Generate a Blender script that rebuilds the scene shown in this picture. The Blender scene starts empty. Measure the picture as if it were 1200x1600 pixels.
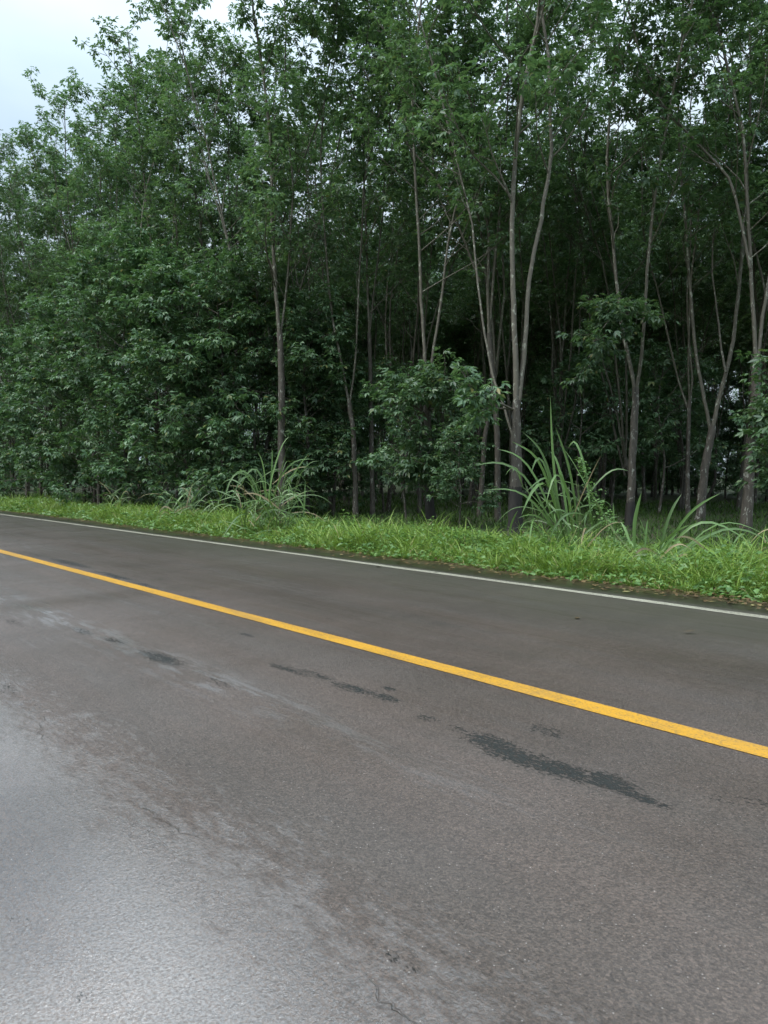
import bpy, math
import numpy as np
from mathutils import Vector, Matrix

sc = bpy.context.scene
COL = sc.collection
R = math.radians

# ------------------------------------------------------------------ camera
PITCH = math.atan(57 / 1155.0)
F = 1155.0                                   # focal length in photograph pixels (1200 x 1600)
CAM_H = 1.5
cd = bpy.data.cameras.new('camera')
cam = bpy.data.objects.new('camera', cd)
COL.objects.link(cam)
cam.location = (0, 0, CAM_H)
cam.rotation_euler = (math.pi / 2 - PITCH, 0, 0)
cd.sensor_fit = 'VERTICAL'
cd.sensor_height = 36.0
cd.lens = F / 1600 * 36.0
cd.clip_start = 0.05
cd.clip_end = 3000
sc.camera = cam

# ------------------------------------------------------------------ sky, sun, exposure
SUN_EL, SUN_AZ = 52, -115                     # high soft sun behind cloud; azimuth from +Y towards +X
w = bpy.data.worlds.new('World'); sc.world = w; w.use_nodes = True
nt = w.node_tree; nt.nodes.clear()
out = nt.nodes.new('ShaderNodeOutputWorld')
bg = nt.nodes.new('ShaderNodeBackground'); bg.inputs['Strength'].default_value = 0.10
sky = nt.nodes.new('ShaderNodeTexSky'); sky.sky_type = 'NISHITA'; sky.sun_disc = False
sky.sun_elevation = R(SUN_EL); sky.sun_rotation = R(SUN_AZ)
tc = nt.nodes.new('ShaderNodeTexCoord')
mp = nt.nodes.new('ShaderNodeMapping'); mp.inputs['Scale'].default_value = (1, 1, 2.2)
nz = nt.nodes.new('ShaderNodeTexNoise'); nz.inputs['Scale'].default_value = 2.2; nz.inputs['Detail'].default_value = 5
cr = nt.nodes.new('ShaderNodeValToRGB')
cr.color_ramp.elements[0].position = 0.32; cr.color_ramp.elements[0].color = (6.7, 8.5, 10.2, 1)
cr.color_ramp.elements[1].position = 0.68; cr.color_ramp.elements[1].color = (9.2, 10.5, 11.7, 1)
mx = nt.nodes.new('ShaderNodeMixRGB'); mx.inputs['Fac'].default_value = 0.92
nt.links.new(tc.outputs['Generated'], mp.inputs['Vector'])
nt.links.new(mp.outputs['Vector'], nz.inputs['Vector'])
nt.links.new(nz.outputs['Fac'], cr.inputs['Fac'])
nt.links.new(sky.outputs['Color'], mx.inputs['Color1'])
nt.links.new(cr.outputs['Color'], mx.inputs['Color2'])
# an overcast sky is about three times brighter overhead than at the horizon
sx = nt.nodes.new('ShaderNodeSeparateXYZ'); nt.links.new(tc.outputs['Generated'], sx.inputs[0])
m1 = nt.nodes.new('ShaderNodeMath'); m1.operation = 'MULTIPLY'; nt.links.new(sx.outputs['Z'], m1.inputs[0]); nt.links.new(sx.outputs['Z'], m1.inputs[1])
mr = nt.nodes.new('ShaderNodeMath'); mr.operation = 'MULTIPLY_ADD'; nt.links.new(m1.outputs[0], mr.inputs[0])
mr.inputs[1].default_value = 1.30; mr.inputs[2].default_value = 0.43
vm = nt.nodes.new('ShaderNodeVectorMath'); vm.operation = 'SCALE'
nt.links.new(mx.outputs['Color'], vm.inputs[0]); nt.links.new(mr.outputs[0], vm.inputs['Scale'])
nt.links.new(vm.outputs['Vector'], bg.inputs['Color'])
nt.links.new(bg.outputs['Background'], out.inputs['Surface'])

ld = bpy.data.lights.new('sun', 'SUN'); ld.energy = 1.5; ld.angle = R(40); ld.color = (1, 0.97, 0.92)
sun = bpy.data.objects.new('sun', ld); COL.objects.link(sun)
sd = Vector((math.sin(R(SUN_AZ)) * math.cos(R(SUN_EL)), math.cos(R(SUN_AZ)) * math.cos(R(SUN_EL)), math.sin(R(SUN_EL))))
sun.rotation_euler = sd.to_track_quat('Z', 'Y').to_euler()
sun.location = sd * 60

vs = sc.view_settings
vs.view_transform = 'Standard'; vs.look = 'None'; vs.exposure = 0.75; vs.gamma = 1.0
vs.use_curve_mapping = False
sc.render.engine = 'CYCLES'
cy = sc.cycles
cy.max_bounces = 4; cy.diffuse_bounces = 2; cy.glossy_bounces = 2; cy.transmission_bounces = 2; cy.transparent_max_bounces = 4
cy.use_denoising = True
cy.use_adaptive_sampling = True; cy.adaptive_threshold = 0.02
cy.caustics_reflective = False; cy.caustics_refractive = False

# ------------------------------------------------------------------ geometry of the place
A = math.atan(1047 / 1155.0)                 # the road runs 42 degrees left of the view
DV = np.array([-math.sin(A), math.cos(A)])   # along the road, away to the left
NV = np.array([math.cos(A), math.sin(A)])    # across the road, towards the trees


def SP(s, p, z=0.0):
    return Vector((DV[0] * s + NV[0] * p, DV[1] * s + NV[1] * p, z))


def ray(px, py):
    u = (px - 600) / F; v = (800 - py) / F
    c, s = math.cos(PITCH), math.sin(PITCH)
    return Vector((u, c + v * s, -s + v * c))


def PX(px, py, depth):                       # a point of the place, from its bearing and its real distance
    r = ray(px, py)
    k = depth / r.y
    return Vector((r.x * k, depth, CAM_H + r.z * k))


def GR(px, py):
    r = ray(px, py)
    k = -CAM_H / r.z
    return Vector((r.x * k, r.y * k, 0))


def to_sp(v):
    return (v.x * DV[0] + v.y * DV[1], v.x * NV[0] + v.y * NV[1])


# ------------------------------------------------------------------ materials
def mat(name):
    m = bpy.data.materials.new(name); m.use_nodes = True
    n = m.node_tree.nodes; n.clear()
    o = n.new('ShaderNodeOutputMaterial')
    return m, m.node_tree, o


class NB:
    """small node building helper"""
    def __init__(s, nt): s.nt = nt
    def node(s, t, **kw):
        n = s.nt.nodes.new(t)
        for k, v in kw.items(): setattr(n, k, v)
        return n
    def link(s, a, b): s.nt.links.new(a, b)
    def put(s, inp, v):
        if isinstance(v, bpy.types.NodeSocket): s.link(v, inp)
        else: inp.default_value = v
    def math(s, op, a, b=None, c=None, clamp=False):
        n = s.node('ShaderNodeMath', operation=op, use_clamp=clamp)
        s.put(n.inputs[0], a)
        if b is not None: s.put(n.inputs[1], b)
        if c is not None: s.put(n.inputs[2], c)
        return n.outputs[0]
    def ramp(s, fac, stops):
        n = s.node('ShaderNodeValToRGB')
        e = n.color_ramp.elements
        while len(e) < len(stops): e.new(0.5)
        for i, (p, c) in enumerate(stops):
            e[i].position = p
            e[i].color = (c if hasattr(c, '__len__') else (c, c, c)) + (1,) if hasattr(c, '__len__') else (c, c, c, 1)
        s.put(n.inputs['Fac'], fac)
        return n.outputs['Color']
    def noise(s, vec, scale, detail=3, rough=0.55, dist=0.0):
        n = s.node('ShaderNodeTexNoise')
        s.put(n.inputs['Vector'], vec); n.inputs['Scale'].default_value = scale
        n.inputs['Detail'].default_value = detail; n.inputs['Roughness'].default_value = rough
        n.inputs['Distortion'].default_value = dist
        return n.outputs['Fac']
    def mix(s, fac, a, b, mode='MIX'):
        n = s.node('ShaderNodeMixRGB', blend_type=mode)
        s.put(n.inputs['Fac'], fac)
        s.put(n.inputs['Color1'], a if isinstance(a, bpy.types.NodeSocket) else tuple(a) + (1,))
        s.put(n.inputs['Color2'], b if isinstance(b, bpy.types.NodeSocket) else tuple(b) + (1,))
        return n.outputs['Color']
    def mapping(s, vec, scale=(1, 1, 1), loc=(0, 0, 0)):
        n = s.node('ShaderNodeMapping'); s.put(n.inputs['Vector'], vec)
        n.inputs['Scale'].default_value = scale; n.inputs['Location'].default_value = loc
        return n.outputs['Vector']
    def smooth(s, v, a, b, lo=0.0, hi=1.0):
        n = s.node('ShaderNodeMapRange', interpolation_type='SMOOTHSTEP')
        s.put(n.inputs['Value'], v)
        n.inputs['From Min'].default_value = a; n.inputs['From Max'].default_value = b
        n.inputs['To Min'].default_value = lo; n.inputs['To Max'].default_value = hi
        return n.outputs['Result']
    def bump(s, h, strength, dist, normal=None):
        n = s.node('ShaderNodeBump')
        s.put(n.inputs['Strength'], strength); n.inputs['Distance'].default_value = dist
        s.put(n.inputs['Height'], h)
        if normal is not None: s.link(normal, n.inputs['Normal'])
        return n.outputs['Normal']


def leaf_mat(name, stops, rough=0.42, trans=0.3, tcol=(0.10, 0.22, 0.03), obj_var=0.25, spec=0.5):
    m, nt, o = mat(name); b = NB(nt)
    geo = b.node('ShaderNodeNewGeometry'); oi = b.node('ShaderNodeObjectInfo')
    col = b.ramp(geo.outputs['Random Per Island'], stops)
    val = b.math('MULTIPLY_ADD', oi.outputs['Random'], obj_var * 2, 1 - obj_var)
    hsv = b.node('ShaderNodeHueSaturation'); b.link(col, hsv.inputs['Color']); b.link(val, hsv.inputs['Value'])
    hsv.inputs['Saturation'].default_value = 1.0
    pr = b.node('ShaderNodeBsdfPrincipled')
    b.link(hsv.outputs['Color'], pr.inputs['Base Color'])
    pr.inputs['Roughness'].default_value = rough
    pr.inputs['Specular IOR Level'].default_value = spec
    tr = b.node('ShaderNodeBsdfTranslucent')
    tc_ = b.mix(0.65, hsv.outputs['Color'], tcol)
    b.link(tc_, tr.inputs['Color'])
    ms = b.node('ShaderNodeMixShader'); ms.inputs['Fac'].default_value = trans
    b.link(pr.outputs[0], ms.inputs[1]); b.link(tr.outputs[0], ms.inputs[2])
    b.link(ms.outputs[0], o.inputs['Surface'])
    return m


M = {}
M['leaf'] = leaf_mat('rubber_leaf', [(0.0, (0.056, 0.108, 0.060)), (0.5, (0.105, 0.185, 0.098)), (0.85, (0.175, 0.275, 0.140)), (0.97, (0.20, 0.27, 0.12)), (1.0, (0.26, 0.22, 0.07))], rough=0.36, spec=0.6, trans=0.36, tcol=(0.15, 0.29, 0.06))
M['leaf_young'] = leaf_mat('young_rubber_leaf', [(0.0, (0.060, 0.122, 0.064)), (0.5, (0.115, 0.205, 0.102)), (0.85, (0.175, 0.285, 0.145)), (0.97, (0.21, 0.30, 0.14)), (1.0, (0.28, 0.25, 0.08))], rough=0.38, spec=0.5)
M['grass'] = leaf_mat('verge_grass', [(0.0, (0.11, 0.20, 0.03)), (0.45, (0.20, 0.335, 0.048)), (0.85, (0.30, 0.42, 0.085)), (0.92, (0.27, 0.38, 0.10)), (1.0, (0.40, 0.31, 0.15))], rough=0.5, trans=0.3, tcol=(0.25, 0.38, 0.05), obj_var=0.0)
M['weed'] = leaf_mat('weed_leaf', [(0.0, (0.075, 0.17, 0.04)), (0.5, (0.13, 0.26, 0.06)), (1.0, (0.21, 0.35, 0.12))], rough=0.4, trans=0.25, tcol=(0.2, 0.34, 0.05), obj_var=0.1)
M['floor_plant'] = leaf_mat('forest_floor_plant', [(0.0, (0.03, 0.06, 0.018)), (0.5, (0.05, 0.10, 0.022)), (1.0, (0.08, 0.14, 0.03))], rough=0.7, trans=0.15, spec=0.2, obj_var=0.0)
M['cane'] = leaf_mat('cane_blade', [(0.0, (0.085, 0.18, 0.04)), (1.0, (0.165, 0.27, 0.09))], rough=0.36, trans=0.25, tcol=(0.2, 0.3, 0.06), obj_var=0.35, spec=0.6)
M['dry_cane'] = leaf_mat('dry_cane_blade', [(0.0, (0.20, 0.15, 0.075)), (1.0, (0.34, 0.28, 0.16))], rough=0.6, trans=0.15, tcol=(0.3, 0.25, 0.1), obj_var=0.3)
M['litter'] = leaf_mat('leaf_litter', [(0.0, (0.06, 0.035, 0.018)), (0.5, (0.12, 0.075, 0.035)), (0.85, (0.2, 0.13, 0.06)), (1.0, (0.24, 0.22, 0.09))], rough=0.45, trans=0.05, obj_var=0.0)


def bark_mat(name, dark, mid, pale, pale_at=0.58):
    m, nt, o = mat(name); b = NB(nt)
    t = b.node('ShaderNodeTexCoord'); oi = b.node('ShaderNodeObjectInfo')
    ofs = b.node('ShaderNodeVectorMath', operation='ADD')
    b.link(t.outputs['Object'], ofs.inputs[0])
    cb = b.node('ShaderNodeCombineXYZ')
    b.link(b.math('MULTIPLY', oi.outputs['Random'], 37.0), cb.inputs['Z'])
    b.link(cb.outputs[0], ofs.inputs[1])
    v = ofs.outputs[0]
    n1 = b.noise(b.mapping(v, (9, 9, 2.0)), 2.0, 5)
    n2 = b.noise(b.mapping(v, (4, 4, 2.2)), 2.4, 5, 0.65, 0.8)
    c = b.ramp(n1, [(0.3, dark), (0.7, mid)])
    c = b.mix(b.smooth(n2, pale_at, pale_at + 0.09), c, pale)
    pr = b.node('ShaderNodeBsdfPrincipled'); b.link(c, pr.inputs['Base Color'])
    pr.inputs['Roughness'].default_value = 0.7
    b.link(b.bump(n1, 0.6, 0.02), pr.inputs['Normal'])
    b.link(pr.outputs[0], o.inputs['Surface'])
    return m


M['bark'] = bark_mat('rubber_bark', (0.045, 0.037, 0.029), (0.105, 0.09, 0.07), (0.33, 0.33, 0.28), 0.57)
M['bark_limb'] = bark_mat('rubber_limb_bark', (0.07, 0.062, 0.044), (0.125, 0.112, 0.082), (0.33, 0.34, 0.27), 0.56)
M['black_bark'] = bark_mat('blackened_bark', (0.012, 0.010, 0.009), (0.028, 0.023, 0.019), (0.06, 0.052, 0.042), 0.68)
M['stalk'] = bark_mat('green_stalk', (0.06, 0.10, 0.03), (0.12, 0.17, 0.05), (0.2, 0.22, 0.1))


# ------------------------------------------------------------------ mesh helpers
def vnoise(x, y, seed=0):
    """value noise on numpy arrays, 0..1"""
    x = np.asarray(x, float); y = np.asarray(y, float)
    xi = np.floor(x).astype(np.int64); yi = np.floor(y).astype(np.int64)
    fx = x - xi; fy = y - yi
    fx = fx * fx * (3 - 2 * fx); fy = fy * fy * (3 - 2 * fy)
    def h(a, c):
        k = (a * 374761393 + c * 668265263 + seed * 1274126177) & 0x7fffffff
        k = ((k ^ (k >> 13)) * 1274126177) & 0x7fffffff
        return ((k ^ (k >> 16)) & 0xffff) / 65535.0
    return (h(xi, yi) * (1 - fx) + h(xi + 1, yi) * fx) * (1 - fy) + (h(xi, yi + 1) * (1 - fx) + h(xi + 1, yi + 1) * fx) * fy


def make_mesh(name, verts, faces_by_n, material, smooth=False):
    """verts (N,3); faces_by_n: list of int arrays (M,k)"""
    me = bpy.data.meshes.new(name)
    verts = np.asarray(verts, np.float32)
    me.vertices.add(len(verts)); me.vertices.foreach_set('co', verts.ravel())
    loops = np.concatenate([f.ravel() for f in faces_by_n]).astype(np.int32)
    tot = np.concatenate([np.full(len(f), f.shape[1], np.int32) for f in faces_by_n])
    start = np.concatenate([[0], np.cumsum(tot)[:-1]]).astype(np.int32)
    me.loops.add(len(loops)); me.loops.foreach_set('vertex_index', loops)
    me.polygons.add(len(tot)); me.polygons.foreach_set('loop_start', start)
    try: me.polygons.foreach_set('loop_total', tot)
    except Exception: pass
    if smooth: me.polygons.foreach_set('use_smooth', np.ones(len(tot), bool))
    me.materials.append(material)
    me.update(calc_edges=True)
    return me


def link(name, me, parent=None):
    o = bpy.data.objects.new(name, me); COL.objects.link(o)
    if parent is not None: o.parent = parent
    return o


def tag(o, label=None, cat=None, group=None, kind=None):
    if label: o['label'] = label
    if cat: o['category'] = cat
    if group: o['group'] = group
    if kind: o['kind'] = kind
    return o


def empty(name, loc=(0, 0, 0), rz=0.0):
    o = bpy.data.objects.new(name, None); COL.objects.link(o)
    o.location = loc; o.rotation_euler = (0, 0, rz); o.empty_display_size = 0.2
    return o


def copy_tree(root):
    r = root.copy(); COL.objects.link(r)
    for ch in list(root.children):
        c = ch.copy(); COL.objects.link(c); c.parent = r
        for g in list(ch.children):
            d = g.copy(); COL.objects.link(d); d.parent = c
    return r


def tubes(lines, material, name, flare=None):
    """lines: list of (pts (n,3), radii (n,), sides) -> one mesh"""
    V, Q, T, off = [], [], [], 0
    for pts, rad, k in lines:
        pts = np.asarray(pts, float); n = len(pts)
        tan = np.gradient(pts, axis=0); tan /= np.linalg.norm(tan, axis=1)[:, None] + 1e-9
        ref = np.array([1.0, 0.13, 0.0]) if abs(tan[0][0]) < 0.9 else np.array([0.0, 1.0, 0.1])
        s = np.cross(tan, ref); s /= np.linalg.norm(s, axis=1)[:, None] + 1e-9
        t = np.cross(tan, s)
        a = np.arange(k) * 2 * math.pi / k
        ring = pts[:, None, :] + (s[:, None, :] * np.cos(a)[None, :, None] + t[:, None, :] * np.sin(a)[None, :, None]) * np.asarray(rad)[:, None, None]
        V.append(ring.reshape(-1, 3))
        i = np.arange(n - 1)[:, None] * k; j = np.arange(k)[None, :]; j2 = (j + 1) % k
        q = np.stack([i + j, i + j2, i + k + j2, i + k + j], -1).reshape(-1, 4) + off
        Q.append(q)
        off += n * k
    return make_mesh(name, np.concatenate(V), [np.concatenate(Q)], material, smooth=True)


def unit(v):
    return v / (np.linalg.norm(v, axis=-1, keepdims=True) + 1e-9)


def leaflets(base, dirv, normal, length, width, fold=0.18, droop=0.12):
    """diamond leaves folded on their midrib; arrays (N,3) -> verts, tris"""
    side = unit(np.cross(dirv, normal)); up = np.cross(side, dirv)
    L = length[:, None]; W = width[:, None]
    mid = base + dirv * L * 0.5
    v0 = base
    v1 = mid + side * W * 0.5 + up * W * fold
    v2 = base + dirv * L - up * L * droop
    v3 = mid - side * W * 0.5 + up * W * fold
    V = np.stack([v0, v1, v2, v3], 1).reshape(-1, 3)
    i = np.arange(len(base))[:, None] * 4
    return V, np.concatenate([i + np.array([[0, 2, 1]]), i + np.array([[0, 3, 2]])])


def whorls(rng, tips, tdir, nleaf=8, size=0.17, wratio=0.42, elev=(-0.8, 0.5), pet=(0.05, 0.32)):
    """umbrella-like whorls of three-part leaves at shoot tips"""
    tips = np.asarray(tips, float); tdir = unit(np.asarray(tdir, float)); N = len(tips)
    tips = np.repeat(tips, nleaf, 0); tdir = np.repeat(tdir, nleaf, 0)
    n = N * nleaf
    az = rng.uniform(0, 2 * math.pi, n); el = rng.uniform(elev[0], elev[1], n)
    d = np.stack([np.cos(az) * np.cos(el), np.sin(az) * np.cos(el), np.sin(el)], 1)
    d = unit(d + 0.35 * tdir)
    p = tips + d * rng.uniform(pet[0], pet[1], n)[:, None] - tdir * rng.uniform(0, 0.12, n)[:, None]
    upv = unit(np.array([0, 0, 1.0]) + rng.normal(0, 0.35, (n, 3)))
    side = unit(np.cross(d, upv)); nrm = np.cross(side, d)
    B, D, Nn, Ls = [], [], [], []
    sz = size * rng.uniform(0.75, 1.25, n)
    for ang, f in ((0, 1.0), (0.95, 0.85), (-0.95, 0.85)):
        dd = unit(d * math.cos(ang) + side * math.sin(ang) - np.array([0, 0, 1.0]) * rng.uniform(0.05, 0.6, n)[:, None])
        B.append(p); D.append(dd); Nn.append(nrm); Ls.append(sz * f)
    L = np.concatenate(Ls)
    return leaflets(np.concatenate(B), np.concatenate(D), np.concatenate(Nn), L, L * wratio)


# ------------------------------------------------------------------ ground, road, markings
def ground_mat():
    m, nt, o = mat('forest_ground'); b = NB(nt)
    t = b.node('ShaderNodeTexCoord'); v = t.outputs['Object']
    n1 = b.noise(v, 0.6, 5, 0.6); n2 = b.noise(v, 7.0, 5, 0.65)
    c = b.ramp(n2, [(0.3, (0.035, 0.028, 0.018)), (0.55, (0.06, 0.06, 0.028)), (0.75, (0.10, 0.085, 0.05))])
    c = b.mix(b.smooth(n1, 0.42, 0.6), c, (0.05, 0.085, 0.025))
    pr = b.node('ShaderNodeBsdfPrincipled'); b.link(c, pr.inputs['Base Color']); pr.inputs['Roughness'].default_value = 0.85
    b.link(b.bump(n2, 0.8, 0.05), pr.inputs['Normal'])
    b.link(pr.outputs[0], o.inputs['Surface'])
    return m


M['ground'] = ground_mat()
gx = np.linspace(-900, 900, 25)
GX, GY = np.meshgrid(gx, gx)
gv = np.stack([GX.ravel(), GY.ravel(), np.full(GX.size, -0.07)], 1)
ii = np.arange(24)[:, None] * 25 + np.arange(24)[None, :]
gq = np.stack([ii, ii + 1, ii + 26, ii + 25], -1).reshape(-1, 4)
g = link('ground', make_mesh('ground', gv, [gq], M['ground'])); tag(g, kind='structure')

# worn spots in the asphalt, located on the road (photo bearing -> metres along and across the road)
SPOTS = []
for (px, py, hl, hw, st) in [
    (130, 986, .35, .07, .8), (180, 1001, .35, .06, .8), (252, 1028, .55, .10, .95), (345, 1066, .3, .07, .6), (20, 972, .5, .07, .6),
    (386, 992, .22, .06, .8), (450, 1046, .45, .07, .8), (500, 1056, .40, .06, .75), (555, 1076, .40, .08, .9), (600, 1090, .22, .07, .9), (605, 1076, .14, .05, .9),
    (660, 1078, .14, .05, .5), (668, 1122, .16, .06, .8), (728, 1144, .25, .05, .7), (775, 1162, .35, .12, .95), (810, 1180, .35, .13, .95),
    (870, 1202, .34, .12, 1.0), (905, 1218, .25, .08, .7), (950, 1222, .26, .11, 1.0), (1000, 1244, .25, .06, .9), (850, 1142, .22, .10, .7), (865, 1148, .1, .05, .8),
    (1125, 1248, .15, .05, .5), (1180, 1254, .15, .05, .55),
    (110, 880, 1.6, .07, .9), (180, 900, 1.2, .05, .9), (225, 914, .8, .05, .8), (300, 934, .5, .06, .6), (250, 905, .6, .12, .5), (320, 950, .5, .05, .6), (60, 868, 1.2, .08, .6),
    (690, 975, .4, .12, .5), (640, 960, .5, .1, .45), (490, 930, 1.2, .1, .35), (560, 905, 1.6, .1, .3),
    (35, 1435, .10, .035, .45), (120, 1552, .10, .05, .4), (15, 1078, .3, .06, .6), (610, 1495, .05, .03, .6), (645, 1515, .06, .04, .5)]:
    s_, p_ = to_sp(GR(px, py))
    SPOTS.append((s_, p_, hl, hw * (1.0 if p_ < 4.1 else 1.9), st))


def asphalt_mat():
    m, nt, o = mat('wet_asphalt'); b = NB(nt)
    t = b.node('ShaderNodeTexCoord'); v = t.outputs['Object']
    sep = b.node('ShaderNodeSeparateXYZ'); b.link(v, sep.inputs[0])
    s = sep.outputs['X']; p = b.math('MULTIPLY', sep.outputs['Y'], -1.0)
    # colour
    big = b.noise(b.mapping(v, (0.35, 1.0, 1)), 0.9, 5, 0.6)
    streak = b.noise(b.mapping(v, (0.12, 1.6, 1)), 1.3, 5, 0.65)
    grain = b.noise(v, 95, 4, 0.75)
    c = b.ramp(big, [(0.3, (0.091, 0.067, 0.053)), (0.5, (0.117, 0.086, 0.068)), (0.72, (0.143, 0.105, 0.085))])
    c = b.mix(b.smooth(streak, 0.35, 0.7, 0, 0.6), c, (0.098, 0.082, 0.068))
    c = b.mix(b.smooth(grain, 0.42, 0.62, 0.0, 1.0), b.mix(0.6, c, (0.03, 0.027, 0.024)), c)
    vo = b.node('ShaderNodeTexVoronoi'); b.put(vo.inputs['Vector'], v); vo.inputs['Scale'].default_value = 85
    bw = b.node('ShaderNodeSeparateColor'); b.link(vo.outputs['Color'], bw.inputs[0])
    speck = b.math('MULTIPLY', b.smooth(bw.outputs[0], 0.93, 0.97), b.smooth(vo.outputs['Distance'], 0.30, 0.12))
    c = b.mix(b.math('MULTIPLY', speck, 0.75), c, (0.36, 0.33, 0.30))
    c = b.mix(0.55, c, b.mix(1.0, c, b.ramp(bw.outputs[1], [(0.0, 0.45), (1.0, 1.55)]), 'MULTIPLY'))
    # trees' greenish reflection painted in towards the verge, darker outside the edge line
    c = b.mix(b.smooth(p, 5.6, 8.0, 0, 0.45), c, (0.112, 0.104, 0.078))
    c = b.mix(b.smooth(p, 8.25, 8.6, 0, 0.75), c, (0.032, 0.026, 0.016))
    mud = b.smooth(b.math('MULTIPLY_ADD', b.noise(b.mapping(v, (0.9, 1.6, 1)), 2.4, 5, 0.65), 1.3, p), 9.35, 9.75)
    c = b.mix(b.math('MULTIPLY', mud, 0.85), c, (0.13, 0.085, 0.045))
    # worn spots
    n3 = b.noise(b.mapping(v, (6, 12, 1)), 5.0, 5, 0.75)
    nd = b.noise(b.mapping(v, (1.2, 2.2, 1)), 1.5, 2, 0.5)
    pd = b.math('MULTIPLY_ADD', b.math('SUBTRACT', nd, 0.5), 0.12, p)
    tot = None
    for (s0, p0, hl, hw, st) in SPOTS:
        ds = b.math('MULTIPLY', b.math('SUBTRACT', s, s0), 1 / hl)
        dp = b.math('MULTIPLY', b.math('SUBTRACT', pd, p0), 1 / (hw * 1.3))
        d2 = b.math('MULTIPLY_ADD', ds, ds, b.math('MULTIPLY', dp, dp))
        mk = b.math('MULTIPLY', b.math('SUBTRACT', 1.0, d2, clamp=True), st)
        tot = mk if tot is None else b.math('MAXIMUM', tot, mk)
    spot = b.smooth(b.math('MULTIPLY_ADD', b.math('MULTIPLY', tot, b.math('MULTIPLY_ADD', b.noise(b.mapping(v, (3, 6, 1)), 2.3, 3), 1.0, 0.45)), 0.31, n3), 0.685, 0.77)
    spot = b.math('MULTIPLY', spot, b.smooth(tot, 0.02, 0.2))
    c = b.mix(b.math('MULTIPLY', spot, 0.92), c, (0.016, 0.02, 0.018))
    # fine longitudinal cracks
    wob = b.noise(b.mapping(v, (1.1, 1, 1)), 2.0, 4, 0.6)
    crack = None
    for pc in (1.40,):
        dd = b.math('ABSOLUTE', b.math('ADD', b.math('SUBTRACT', p, pc), b.math('MULTIPLY', b.math('SUBTRACT', wob, 0.5), 0.5)))
        k = b.smooth(dd, 0.007, 0.002)
        crack = k if crack is None else b.math('MAXIMUM', crack, k)
    crack = b.math('MULTIPLY', crack, b.smooth(b.noise(v, 1.7, 3), 0.50, 0.60))
    c = b.mix(b.math('MULTIPLY', crack, 0.2), c, (0.02, 0.018, 0.016))
    # wetness
    band = b.math('MULTIPLY', b.smooth(p, 0.95, 1.35), b.smooth(p, 2.1, 1.6))       # coarse worn strip
    wheel = b.math('MULTIPLY', b.smooth(p, 2.25, 2.6), b.smooth(p, 3.0, 2.7))       # smooth wheel track
    r = b.smooth(streak, 0.3, 0.7, 0.20, 0.32)
    r = b.math('ADD', r, b.math('MULTIPLY', b.smooth(big, 0.35, 0.65), 0.06))
    r = b.math('SUBTRACT', r, b.math('MULTIPLY', wheel, 0.05))
    r = b.math('SUBTRACT', r, b.smooth(p, 1.4, 0.7, 0, 0.02))
    r = b.math('SUBTRACT', r, b.smooth(p, 8.3, 8.6, 0, 0.12))
    r = b.math('ADD', r, b.math('MULTIPLY', spot, 0.18))
    pr = b.node('ShaderNodeBsdfPrincipled')
    b.link(c, pr.inputs['Base Color']); b.link(b.math('ADD', r, 0.2), pr.inputs['Roughness'])
    pr.inputs['IOR'].default_value = 1.38
    wet = b.smooth(b.math('MULTIPLY_ADD', b.math('SUBTRACT', nd, 0.5), 0.5, b.math('MULTIPLY_ADD', b.math('SUBTRACT', big, 0.5), 0.9, b.math('MULTIPLY_ADD', b.math('SUBTRACT', b.noise(b.mapping(v, (0.8, 2.2, 1)), 9, 5, 0.75), 0.5), 1.5, p))), 1.2, 1.8, 1.0, 0.0)
    wet = b.math('MULTIPLY', wet, b.smooth(grain, 0.62, 0.40, 0.35, 1.0))
    patch = b.smooth(b.noise(b.mapping(v, (0.45, 2.6, 1)), 3.0, 6, 0.75), 0.44, 0.60)
    wet = b.math('MAXIMUM', wet, b.math('MULTIPLY', b.math('MULTIPLY', wheel, patch), b.smooth(s, 1.0, 5.0, 0.15, 0.75)))
    wet = b.math('MAXIMUM', wet, b.math('MULTIPLY', b.math('MULTIPLY', b.math('MULTIPLY', b.smooth(streak, 0.48, 0.62), b.smooth(s, 3.0, 8.0)), patch), 0.35))
    wet = b.math('MAXIMUM', wet, b.smooth(p, 8.3, 8.6, 0.09, 0.3))
    wet = b.math('MULTIPLY', wet, b.math('MULTIPLY_ADD', spot, -0.9, 1.0))
    b.link(wet, pr.inputs['Coat Weight']); pr.inputs['Coat IOR'].default_value = 2.35      # the film of rain water
    b.link(b.math('MULTIPLY', r, 1.05), pr.inputs['Coat Roughness'])
    # relief
    g1 = b.noise(v, 70, 5, 0.7)
    g2 = b.noise(b.mapping(v, (1.0, 1.7, 1)), 26, 4, 0.65)
    h = b.math('ADD', b.math('MULTIPLY', g1, 0.011), b.math('MULTIPLY', g2, b.math('MULTIPLY_ADD', band, 0.014, 0.003)))
    h = b.math('ADD', h, b.math('MULTIPLY', streak, 0.012))
    h = b.math('SUBTRACT', h, b.math('MULTIPLY', spot, 0.012))
    h = b.math('SUBTRACT', h, b.math('MULTIPLY', crack, 0.012))
    nb_ = b.bump(h, 0.75, 1.0)
    b.link(nb_, pr.inputs['Normal']); b.link(b.bump(h, b.math('MULTIPLY_ADD', band, 0.35, b.smooth(p, 0.65, 1.15, 0.20, 0.42)), 1.0), pr.inputs['Coat Normal'])
    b.link(pr.outputs[0], o.inputs['Surface'])
    return m


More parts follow.
